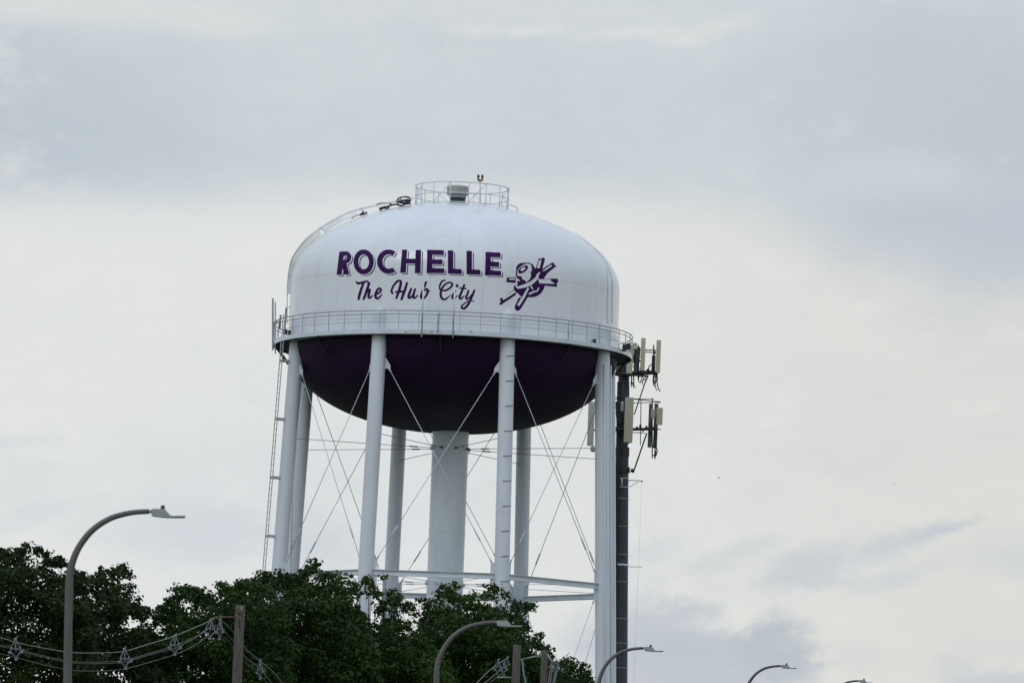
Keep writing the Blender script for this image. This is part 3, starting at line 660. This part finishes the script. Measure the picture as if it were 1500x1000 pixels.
b = MB(); b.tube([(hx+.20,0,hz+.045),(hx+.20,0,hz+.065),(hx+.20,0,hz+.068),(hx+.20,0,hz+.115),(hx+.20,0,hz+.125)], [.045,.045,.037,.037,.025], 14); pc = b.build('photocell', MAST); pc.parent = hd
b = MB(); b.box((hx+.46, 0, hz-.098), (.26,.17,.012), bev=.004); ln = b.build('lens', LENS); ln.parent = hd
def copy_tree(o, parent=None):
    c = o.copy(); COL.objects.link(c); c.parent = parent
    for ch in list(o.children): copy_tree(ch, c)
    return c
tips = [(272,756.2,127),(765,916.5,172),(972,953,227),(1167,978,288),(1278,999.3,345)]
labs = ['largest curved brown street lamp in front of the dark trees at the far left',
        'curved brown street lamp whose head overlaps the tree in front of the tower legs',
        'curved street lamp crossing the base of the right tower leg and dark mast',
        'small curved street lamp standing alone against the cloud right of the mast',
        'farthest street lamp, only the top of its head showing at the bottom right']
tipx = hx+.62
lamps = [proto]+[copy_tree(proto) for _ in range(4)]
for (x, y, d), lab, o in zip(tips, labs, lamps):
    q = W(x, y, d-350); t_ = -.028; zt_ = hz-.077; o.rotation_euler = (0, t_, 0)
    o.location = (q[0]-(tipx*math.cos(t_)+zt_*math.sin(t_)), q[1], q[2]-(-tipx*math.sin(t_)+zt_*math.cos(t_))); tag(o, lab, 'street lamp', 'curved street lamps along the road')

# ------------------------------------------------------------------ wooden poles and aerial spacer cables
def upole(label, xc, yt, wpx, Y):
    T = W(xc, yt, Y); r = wpx/2*(Y+350)/CF; zb = gzs(Y)-.1
    root = empty('utility_pole', (T[0], T[1], zb)); tag(root, label, 'utility pole', 'wooden utility poles in front of the trees')
    b = MB(); b.tube([(T[0]-.02,T[1],zb),(T[0]-.01,T[1],zb+(T[2]-zb)*.5),(T[0],T[1],T[2]-.04),(T[0],T[1],T[2])], [r*1.25,r*1.1,r,r*.93], 20); local(b.build('pole_shaft', WOOD), root)
    return root, T, r
DB = 234-350
r1, T1, q1 = upole('weathered wooden utility pole left of the tower, the tallest and thickest one', 352, 886, 14, DB)
b = MB(); b.tube([W(346, 903.5, DB-.2), W(316, 903, DB-.6)], .035, 6); b.box(W(350, 895, DB-.2), (.16,.05,.16), bev=.02); local(b.build('bracket_arm', mat('rusty_brown_bracket', (.10,.07,.05), .7)), r1)
b = MB(); b.box(W(353.5, 891.5, DB-.18), (.07,.04,.13)); local(b.build('pole_plate', GALV), r1)
for y in (899, 908, 912, 916): b = MB(); b.tube([W(350.5, y, DB-.15), W(350.5, y, DB-.24)], .03, 8); local(b.build('bolt', MASTD), r1)
r2, T2, q2 = upole('wooden utility pole left of its twin, both right of the second lamp head', 757.5, 944, 11.5, -110)
r3, T3, q3 = upole('thinner wooden utility pole nearest the right end of the trees', 798, 952, 9.6, -80)
b = MB(); b.tube([W(763,965.5,-110.2), W(789,960,-111)], .03, 6); b.tube([W(728,991.5,-110.4), W(749,991.5,-110.2)], .03, 6); local(b.build('bracket_arm', GALV), r2)
b = MB(); b.tube([W(802,958,-80.2), W(806,965,-80.6), W(814,972,-80.6)], .035, 6); local(b.build('bracket_arm', GALV), r3)
def spacer(b, c, s=1.0, ang=0.0):
    ang += random.uniform(-.5, .5); tl = random.uniform(-.12, .12)
    # diamond shaped cable spacer with clamping claws
    c = np.array(c); u = np.array([math.cos(ang), math.sin(ang), 0]); z = np.array([0,0,1.0])
    p = lambda a_, b_: c+u*(a_+b_*tl)*s+z*(b_-a_*tl)*s
    pts = [p(0,.28),p(-.13,.08),p(-.16,-.08),p(0,-.26),p(.16,-.08),p(.13,.08)]
    for i in range(6): b.tube([pts[i], pts[(i+1) % 6]], .019*s, 6)
    b.tube([p(-.14,0), p(.14,0)], .02*s, 6); b.tube([p(0,.2), p(0,-.12)], .016*s, 6)
    for a_, b_ in ((0,.30),(-.19,-.10),(.19,-.10),(0,-.32)):
        b.box(p(a_, b_), (.09*s,.07*s,.09*s), u, np.cross(z, u), z, bev=.012); b.tube([p(a_, b_+.02), p(a_+.07, b_+.09)], .016*s, 5)
line_ = empty('overhead_line', T1*np.array([1,1,1])); tag(line_, 'four sagging spacer cables in front of the left trees, held at the left wooden pole', 'power line')
def cab(name, pts, r, par, m=WIRE): b = MB(); b.tube(smooth_path([W(x, y, Y) for x, y, Y in pts], 6), r, 6); return local(b.build(name, m), par)
Ya = lambda x: DB-.5-(330-x)*.05
def run(pts): return [(x, y, Ya(x)) for x, y in pts]
cab('messenger_wire', run([(-60,918),(0,933),(22,940),(60,948),(105,955),(150,955.5),(183,953),(220,942),(256,931),(307,909),(314,903.5)]), .013, line_, mat('bright_messenger_wire', (.22,.23,.22), .4))
cab('messenger_wire', run([(316,904),(335,918),(360,950),(380,967),(400,984),(440,1022),(560,1090),(640,1050),(690,1008),(716,982),(745,962)]), .018, line_, mat('dull_messenger_wire', (.12,.13,.12), .4))
for off, e in (((-6,0), 11), ((5,3), 13), ((0,0), 24)):
    cab('conductor', run([(-60,942-12+e-8),(0,951-12+e-6),(26,956-12+e-5),(60,964-14+e-2),(105,957+e),(150,958+e),(183,955+e+off[1]*.3),(220,945+e),(256,934+e+off[1]*.5),(285,922+e*.95),(307,908+e*.9),(318,905+e*.9)]), .0105, line_)
    cab('conductor', run([(318,905+e*.9),(335,922+e*.7),(360,954+e*.7),(382,972+e*.7),(440,1030+e),(560,1098+e),(650,1050+e),(700,1002+e*.6),(716,989+e*.5),(742,968+e*.5)]), .010, line_)
for x, y in ((23,950),(183,964),(256,944),(308,921)): b = MB(); spacer(b, W(x, y, Ya(x)), 1.0, .25); local(b.build('cable_spacer', INSUL), line_)
for x, y, s in ((322,921,1.0),(381,980,.95),(729,976,.8),(738,978,.8),(742,970,.6)): b = MB(); spacer(b, W(x, y, Ya(x)), s, -.5); local(b.build('cable_spacer', INSUL), line_)
l2 = empty('overhead_line', T3); tag(l2, 'short pale cables dropping from the brackets of the two wooden poles on the right', 'power line')
cab('conductor', [(765,965.5,-110.6),(767,985,-110.6),(770,1000,-110.6),(772,1030,-110.6)], .028, l2, INSUL)
for a in ((808,972,803,1002), (809,974,805,1020), (818,972,810,1000), (817,975,809,1020)): cab('conductor', [(a[0],a[1],-80.6),((a[0]+a[2])/2-.5,(a[1]+a[3])/2,-80.6),(a[2],a[3],-80.6)], .024, l2, INSUL)
for x, y in ((808,975),(812,980),(817,976)): b = MB(); spacer(b, W(x, y, -80.6), .55, .4); local(b.build('cable_spacer', INSUL), l2)

# ------------------------------------------------------------------ trees
def leaves_mesh(name, m, C, size, parent, D):
    n = len(C)
    nr = D*1.0+np.array([0,0,.55])+rng.normal(size=(n,3))*.55; a = np.cross(nr, rng.normal(size=(n,3))); a /= np.linalg.norm(a, axis=1)[:,None]
    b_ = np.cross(nr, a); b_ /= np.linalg.norm(b_, axis=1)[:,None]
    s = size*rng.uniform(.5, 1.45, n)[:,None]; nrm = np.cross(a, b_)
    V = np.stack([C-a*s*.55, C+b_*s*.38+nrm*s*.10, C+a*s*.6, C-b_*s*.38+nrm*s*.10], 1).reshape(-1,3)
    me = bpy.data.meshes.new(name); me.vertices.add(4*n); me.vertices.foreach_set('co', V.astype(np.float32).ravel())
    me.loops.add(4*n); me.loops.foreach_set('vertex_index', np.arange(4*n, dtype=np.int32))
    me.polygons.add(n); me.polygons.foreach_set('loop_start', np.arange(0, 4*n, 4, dtype=np.int32)); me.polygons.foreach_set('loop_total', np.full(n, 4, np.int32))
    me.materials.append(m); me.update(calc_edges=True); me.validate()
    o = bpy.data.objects.new(name, me); COL.objects.link(o); return local(o, parent)
def tree(label, outline, Y, m, depth=3.5, leaf=.13, dens=1.0, sparse=(), trunkx=None, cut=1015):
    pxm = CF/(350+Y); xs_ = [p[0] for p in outline]; x0, x1 = min(xs_), max(xs_); ox = np.array(xs_, float); oy = np.array([p[1] for p in outline], float)
    tx = trunkx or (x0+x1)/2; gb = gzs(Y); base = W(tx, 1100, Y); base[2] = gb
    root = empty('tree', base); tag(root, label, 'tree', 'leafy trees in front of the tower')
    top = oy.min(); yb = 1573-(gb+2.6-1.6)*pxm        # lowest foliage
    cl = []; W_ = (x1-x0)
    for i in range(int(W_/2.6)):                       # ragged outer sprigs that follow the outline
        x = rng.uniform(x0, x1); y = np.interp(x, ox, oy); r = rng.uniform(.10, .24); dd = rng.normal()*depth*.3
        cl.append((x, y+r*pxm*rng.uniform(.0, 1.3)+abs(dd)*pxm*.08, dd, r, 1.1))
    for x, y, r in sparse:
        for _ in range(int(16*r)):
            cl.append((x+rng.normal()*r*pxm*.42, y+rng.normal()*r*pxm*.32, rng.normal()*.6, rng.uniform(.10, .24), 1.1))
    def fill(N, a, bb, k_):
        for i in range(N):
            x = rng.uniform(x0, x1); d = rng.uniform(-1, 1); yt = np.interp(x, ox, oy); side = abs((x-(x0+x1)/2)/(W_/2))
            low = min(yb-(side**2)*1.5*pxm, bb); ys0 = max(yt+(d*d)*(.8*pxm)+.12*pxm, a)
            if low <= ys0: continue
            y = rng.uniform(ys0, low); r = rng.uniform(.26, .52)*min(1, .5+(y-yt)/pxm*.5); y = max(y, yt+r*pxm*.8)
            shr = 1-.25*max(0, (y-1000)/(yb-1000)); cl.append((tx+(x-tx)*shr, y, d*depth, r, k_))
    fill(int(W_/pxm*(cut-top)/pxm*15*dens), top, cut, 1.0)
    fill(int(W_/pxm*(yb-cut)/pxm*7.5), cut, yb, .75)
    P_ = []; D_ = []
    for x, y, d, r, k_ in cl:
        c0 = W(x, y, Y+d); n = int((r/.1)**2*5.0*k_*(.13/leaf)**1.2)+6
        u = rng.normal(size=(n,3)); u /= np.linalg.norm(u, axis=1)[:,None]; rad = r*rng.uniform(.25, 1.12, n)**.6
        P_.append(c0+u*rad[:,None]*np.array([1.15,1.15,.66])+rng.normal(size=(n,3))*.045); D_.append(u)
    C = np.concatenate(P_); leaves_mesh('crown', m, C, leaf, root, np.concatenate(D_))
    b = MB(); hz_ = W(tx, top, Y)[2]; H = hz_-gb
    trunk = [base+np.array([0,0,-.2]), base+np.array([.1,0,H*.2]), base+np.array([-.1,.1,H*.4]), base+np.array([.1,0,H*.6])]
    b.tube(smooth_path(trunk, 4), list(np.linspace(.035*H*.5, .012*H*.5, 13)), 12); local(b.build('trunk', BARK), root)
    ends = [cl[i] for i in rng.choice(len(cl), 22, replace=False)]
    for x, y, d, r, k_ in ends+[(x, y, 0, r, 1) for x, y, r in sparse]:
        E_ = W(x, y, Y+d); E_[2] -= .15; f = rng.uniform(.25, .58); S_ = base+np.array([0,0,min(H*f, max(E_[2]-gb-1, H*.15))])
        mid = S_*.45+E_*.55+np.array([(E_[0]-S_[0])*.25, 0, -.12*abs(E_[2]-S_[2])])+rng.normal(size=3)*.25
        b = MB(); b.tube(smooth_path([S_, mid, E_], 5), list(np.linspace(.065, .008, 11)), 6); local(b.build('limb', BARK), root)
    return len(C)
NL = 0
NL += tree('dark olive tree behind the largest street lamp, cut by the left picture edge', [(-110,870),(-60,812),(-20,800),(0,800),(22,806),(38,798),(52,797),(66,805),(74,816),(88,818),(98,830),(112,836),(128,870),(140,920)], -106, LEAF_O, 3.2, .14, 1.0, sparse=((34,800,.35),(90,824,.3)))
NL += tree('olive tree with a ragged right edge between the largest lamp and the left wooden pole', [(84,850),(104,836),(120,836),(135,842),(146,842),(154,834),(168,829),(182,829),(190,838),(192,858),(182,872),(192,884),(206,890),(216,902),(212,925),(224,960),(238,990)], -101, LEAF_O, 3.0, .14, .85, sparse=((176,834,.35),(152,840,.28),(210,898,.4),(206,930,.3)))
NL += tree('green tree behind the left wooden pole, lower than its right neighbour', [(205,960),(218,915),(234,890),(248,874),(262,864),(282,861),(302,866),(322,860),(336,856),(352,852),(372,848),(392,856),(420,880)], -98, LEAF_G, 3.4, .13, 1.2, sparse=((262,866,.45),(288,862,.35),(325,857,.35)))
NL += tree('tallest deep green tree, its top reaching the struts under the left tower legs', [(330,900),(345,862),(362,848),(384,842),(400,840),(420,843),(440,838),(449,828),(457,829),(468,838),(484,845),(500,853),(514,870),(530,905),(548,950)], -92, LEAF_G, 3.8, .13, 1.25, sparse=((452,828,.35),(395,842,.4),(425,843,.35),(490,848,.4)))
NL += tree('green tree with loose sprays in front of the near left tower leg', [(478,890),(500,872),(515,881),(530,898),(545,911),(560,908),(576,902),(594,908),(606,924),(620,936),(640,948),(655,975)], -86, LEAF_B, 3.4, .125, 1.15, sparse=((528,856,.75),(540,848,.45),(516,866,.6),(574,876,.75),(588,884,.6),(560,888,.5),(600,897,.5),(548,872,.3)))
NL += tree('green tree directly in front of the central tower column', [(600,960),(612,925),(621,895),(628,875),(640,866),(655,862),(668,865),(682,873),(700,882),(716,886),(732,896),(748,912),(760,945)], -74, LEAF_B, 3.4, .125, 1.5, sparse=((648,864,.4),(665,860,.25),(700,872,.5),(690,880,.4),(622,880,.25)))
NL += tree('loose leafy tree around the second lamp head and in front of two back tower legs', [(690,930),(706,905),(722,886),(738,888),(752,894),(764,900),(772,915),(776,928),(792,938),(806,955),(812,990)], -68, LEAF_G, 3.2, .125, .95, sparse=((720,868,.45),(728,876,.4),(766,892,.45),(752,888,.4),(774,886,.3),(744,902,.45),(800,948,.25),(788,932,.25)))
NL += tree('lowest small tree at the right end of the row beside the right tower leg', [(780,992),(795,968),(812,966),(826,966),(838,972),(850,975),(860,984),(866,1000),(872,1030)], -62, LEAF_G, 3.0, .125, 1.05, sparse=((832,967,.35),(848,974,.35),(858,984,.3),(862,1000,.3)))
print('leaves', NL)

# ------------------------------------------------------------------ two far birds
def bird(label, x, y, Y, s, tilt):
    c0 = W(x, y, Y); b = MB()
    body = [(-.25,0),(-.12,.05),(.05,.06),(.16,.04),(.22,.02)]
    b.tube([c0+np.array([px_*s, 0, 0]) for px_, _ in body], [max(r_, .01)*s for _, r_ in body], 8)
    for sd in (-1, 1):
        w = [(.06,0,.02),(-.10,0,.02),(-.12,.30*sd,.12*tilt),(.04,.28*sd,.14*tilt),(-.10,.55*sd,.04*tilt)]
        q = [c0+np.array([a_[0], a_[1]*.4+a_[1]*.2, a_[2]+abs(a_[1])*.25*tilt])*s*np.array([1,1,1]) for a_ in w]
        b.add(q+[p_-np.array([0,0,.02*s]) for p_ in q], [(0,1,2,3),(3,2,4),(8,7,6,5),(9,7,8),(0,5,6,1),(1,6,7,2),(2,7,9,4),(4,9,8,3),(3,8,5,0)])
    tag(b.build('bird', BIRDM, origin=c0), label, 'bird', 'tiny birds far off in the sky')
bird('tiny dark bird in the open sky just right of the cell mast', 1053, 699.5, 120, .34, 1)
bird('tiny dark bird far out in the sky above the wispy cloud at right', 1310, 708, 140, .28, -.6)

# ------------------------------------------------------------------ light and sky
SUN_EL, SUN_AZ = math.radians(38), math.radians(215)      # from behind and left of the camera
sd = bpy.data.lights.new('sun', 'SUN'); sd.energy = .5; sd.angle = math.radians(25); sd.color = (1,.97,.93)
so = bpy.data.objects.new('sun', sd); COL.objects.link(so)
sv = Vector((math.sin(SUN_AZ)*math.cos(SUN_EL), math.cos(SUN_AZ)*math.cos(SUN_EL), math.sin(SUN_EL)))
so.rotation_euler = sv.to_track_quat('Z', 'Y').to_euler(); so.location = (-60,-200,120)
w = bpy.data.worlds.new('World'); SC.world = w; w.use_nodes = True; nt = w.node_tree; E.nt = nt; nt.nodes.clear()
out = nt.nodes.new('ShaderNodeOutputWorld'); bg = nt.nodes.new('ShaderNodeBackground'); nt.links.new(bg.outputs[0], out.inputs[0])
sky = nt.nodes.new('ShaderNodeTexSky'); sky.sky_type = 'NISHITA'; sky.sun_disc = False; sky.sun_elevation = SUN_EL; sky.sun_rotation = SUN_AZ
bg.inputs[1].default_value = .1
tc = nt.nodes.new('ShaderNodeTexCoord'); nz = nt.nodes.new('ShaderNodeVectorMath'); nz.operation = 'NORMALIZE'; nt.links.new(tc.outputs['Generated'], nz.inputs[0])
sep = nt.nodes.new('ShaderNodeSeparateXYZ'); nt.links.new(nz.outputs[0], sep.inputs[0]); X, Y, Z = [E(sep.outputs[i]) for i in range(3)]
U = E.op('ARCTAN2', X, Y)*10.24; V = E.op('ARCSINE', Z)*10.24
D3 = comb(X*10.24, Z*17.0, Y*10.24)
n1 = noise(D3, 2.4, 6, .6)-.5; n2 = noise(D3, 13.0, 6, .62)-.5; n3 = noise(comb(X*10.24+7.0, Z*20.0, Y*10.24), 6.0, 8, .66)-.5; n4 = noise(comb(X*10.24, Z*14.0, Y*10.24+3.0), 34.0, 6, .65)-.5
def uv(x, y): d = ray(np.array(float(x)), np.array(float(y))); return float(math.atan2(d[0], d[1])*10.24), float(math.asin(d[2])*10.24)
def blob(x, y, rx, ry, soft=.6, dist=.5, tilt=0.0, fine=.0):
    u0, v0 = uv(x, y); rx /= 1000; ry /= 1000; ct, st = math.cos(tilt), math.sin(tilt)
    du = (U-u0); dv = (V-v0); a = (du*ct+dv*st)/rx; c0 = (dv*ct-du*st)/ry
    r = E.op('SQRT', a*a+c0*c0) + n3*(dist*3.6) + n2*(dist*2.2)
    if fine: r = r + n4*(fine*1.6)
    return 1.0-sstep(r, 1-soft, 1+soft)
cream, warm, grey, mid = lin(226,228,227), lin(221,221,217), lin(198,206,212), lin(208,215,219)
# lower bright band, faintly warmer to the right
low = mixc(sstep(U+n1*.5, -.1, .8), cream, warm)
# upper grey deck
bl = V-(U*.038) - (E.op('MULTIPLY', sstep(U, .25, .85), -.12)) 
deck = sstep(bl+n1*.10+n2*.05, 1.215, 1.335)
deckc = mixc(sstep(n1+n3*.6+(V-1.4)*-.6, -.22, .22), mid, grey)
c = mixc(deck, low, deckc)
c = mixc(blob(20,150,330,80,.9,.35)*.55, c, lin(186,195,203))
c = mixc(blob(60,225,260,50,.9,.35)*.45, c, lin(188,198,207))
c = mixc(blob(1430,200,260,190,.9,.35,-.5)*.75, c, lin(186,194,203))
c = mixc(blob(1490,330,150,70,.8,.35)*.6, c, lin(190,198,207))
c = mixc(blob(1180,150,260,60,.9,.4)*.4, c, lin(196,203,211))
c = mixc(blob(60,4,330,26,.9,.5)*.7, c, lin(222,224,222))
c = mixc(blob(340,40,60,18,.9,.6,.0,.6)*.5, c, lin(222,224,222))
c = mixc(blob(760,15,300,22,.95,.5)*.45, c, lin(217,220,220))
c = mixc(blob(700,44,44,11,.95,.35,.0,.9)*.45, c, lin(228,228,223))
c = mixc(blob(790,44,40,8,.95,.35,.1,.8)*.5, c, lin(228,228,223))
c = mixc(blob(1000,58,36,9,.95,.35,.0,.9)*.6, c, lin(230,230,224))
c = mixc(blob(1060,38,42,10,.95,.35,.25,.8)*.4, c, lin(226,227,222))
c = mixc(blob(920,48,70,8,.9,.5,.1,.7)*.5, c, lin(224,225,221))
c = mixc(blob(1330,255,110,36,.9,.5)*.45, c, lin(213,218,220))
# low clouds
c = mixc(blob(60,720,160,50,.9,.5)*.3, c, lin(212,218,222))
c = mixc(blob(330,780,140,45,.9,.5)*.7, c, lin(203,210,218)); c = mixc(blob(480,800,70,40,.9,.5,0,.5)*.6, c, lin(200,207,214)); c = mixc(blob(180,705,80,30,.8,.5,.3,.6)*.5, c, lin(230,230,226))
c = mixc(blob(230,690,260,40,.9,.5)*.3, c, lin(213,218,222))
c = mixc(blob(30,645,60,10,.9,.5,.1,.5)*.5, c, lin(208,214,218))
c = mixc(blob(60,750,90,12,.9,.5,.35,.5)*.4, c, lin(210,215,220))
c = mixc(blob(560,720,330,110,.9,.4)*.4, c, lin(212,218,222))
c = mixc(blob(1220,600,330,90,.9,.5)*.22, c, lin(213,216,217))
c = mixc(blob(1340,785,62,14,.8,.5,.36,.9)*.75, c, lin(198,204,211))
c = mixc(blob(1384,775,40,7,.95,.5,.3,.9)*.7, c, lin(190,197,206))
c = mixc(blob(1290,805,52,22,.9,.5,.3,.9)*.55, c, lin(200,206,212))
c = mixc(blob(1185,825,52,26,.8,.5,.3,.8)*.75, c, lin(198,203,211))
c = mixc(blob(1215,850,70,9,.9,.5,.0,.8)*.6, c, lin(200,205,212))
c = mixc(blob(1320,845,56,14,.9,.5,.35,.8)*.6, c, lin(200,205,212))
c = mixc(blob(1090,805,56,14,.9,.5,.35,.7)*.55, c, lin(204,209,214))
c = mixc(blob(960,805,50,12,.9,.5,.2,.7)*.5, c, lin(206,211,216))
c = mixc(blob(1490,815,80,30,.9,.4)*.5, c, lin(203,208,213))
c = mixc(blob(960,955,110,70,.5,.22,0,.5)*.95, c, lin(193,199,207))
c = mixc(blob(1015,900,52,20,.6,.32,0,.7)*.9, c, lin(195,201,208))
c = mixc(blob(1060,975,130,52,.36,.22,0,.5)*.95, c, lin(191,197,205))
c = mixc(blob(1140,945,56,44,.4,.26,0,.6)*1.0, c, lin(188,194,202))
c = mixc(blob(930,1010,140,40,.5,.3,0,.4)*.5, c, lin(197,201,210))
c = mixc(blob(1080,900,22,12,.7,.5,0,.6)*.6, c, lin(229,228,222))
c = mixc(blob(1250,960,50,16,.9,.5,0,.7)*.3, c, lin(206,209,213))
c = mixc(blob(1400,984,24,22,.8,.5,0,.8)*.6, c, lin(204,207,212))
c = mixc(blob(1470,1000,60,16,.7,.5,.1,.8)*.75, c, lin(196,200,209))
# fine cloud texture everywhere
c = mixc(sstep(n1*.5+n3*.7+n2*.6, .0, .32)*.36, c, lin(235,235,231)); c = mixc(sstep(n1*-.5-n3*.7-n2*.6, .0, .32)*.32, c, lin(200,206,211))
# brighter overcast overhead and behind the camera
bright = 1.0 + sstep(V, 2.4, 7.0)*.0 + sstep(Y*-1.0, -.2, .8)*.02
skyc = mixc(sstep(V, 2.4, 9.0), c, lin(208,219,238))
nm = nt.nodes.new('ShaderNodeVectorMath'); nm.operation = 'SCALE'; nt.links.new(skyc.k, nm.inputs[0]); nt.links.new((bright*10.0).k, nm.inputs['Scale'])
fin = mixc(.97, E(sky.outputs[0]), E(nm.outputs[0])); nt.links.new(fin.k, bg.inputs[0])
vs_ = SC.view_settings; vs_.view_transform = 'Standard'; vs_.look = 'None'; vs_.exposure = 0; vs_.gamma = 1; vs_.use_curve_mapping = False
SC.render.film_transparent = False
SC.cycles.max_bounces = 8
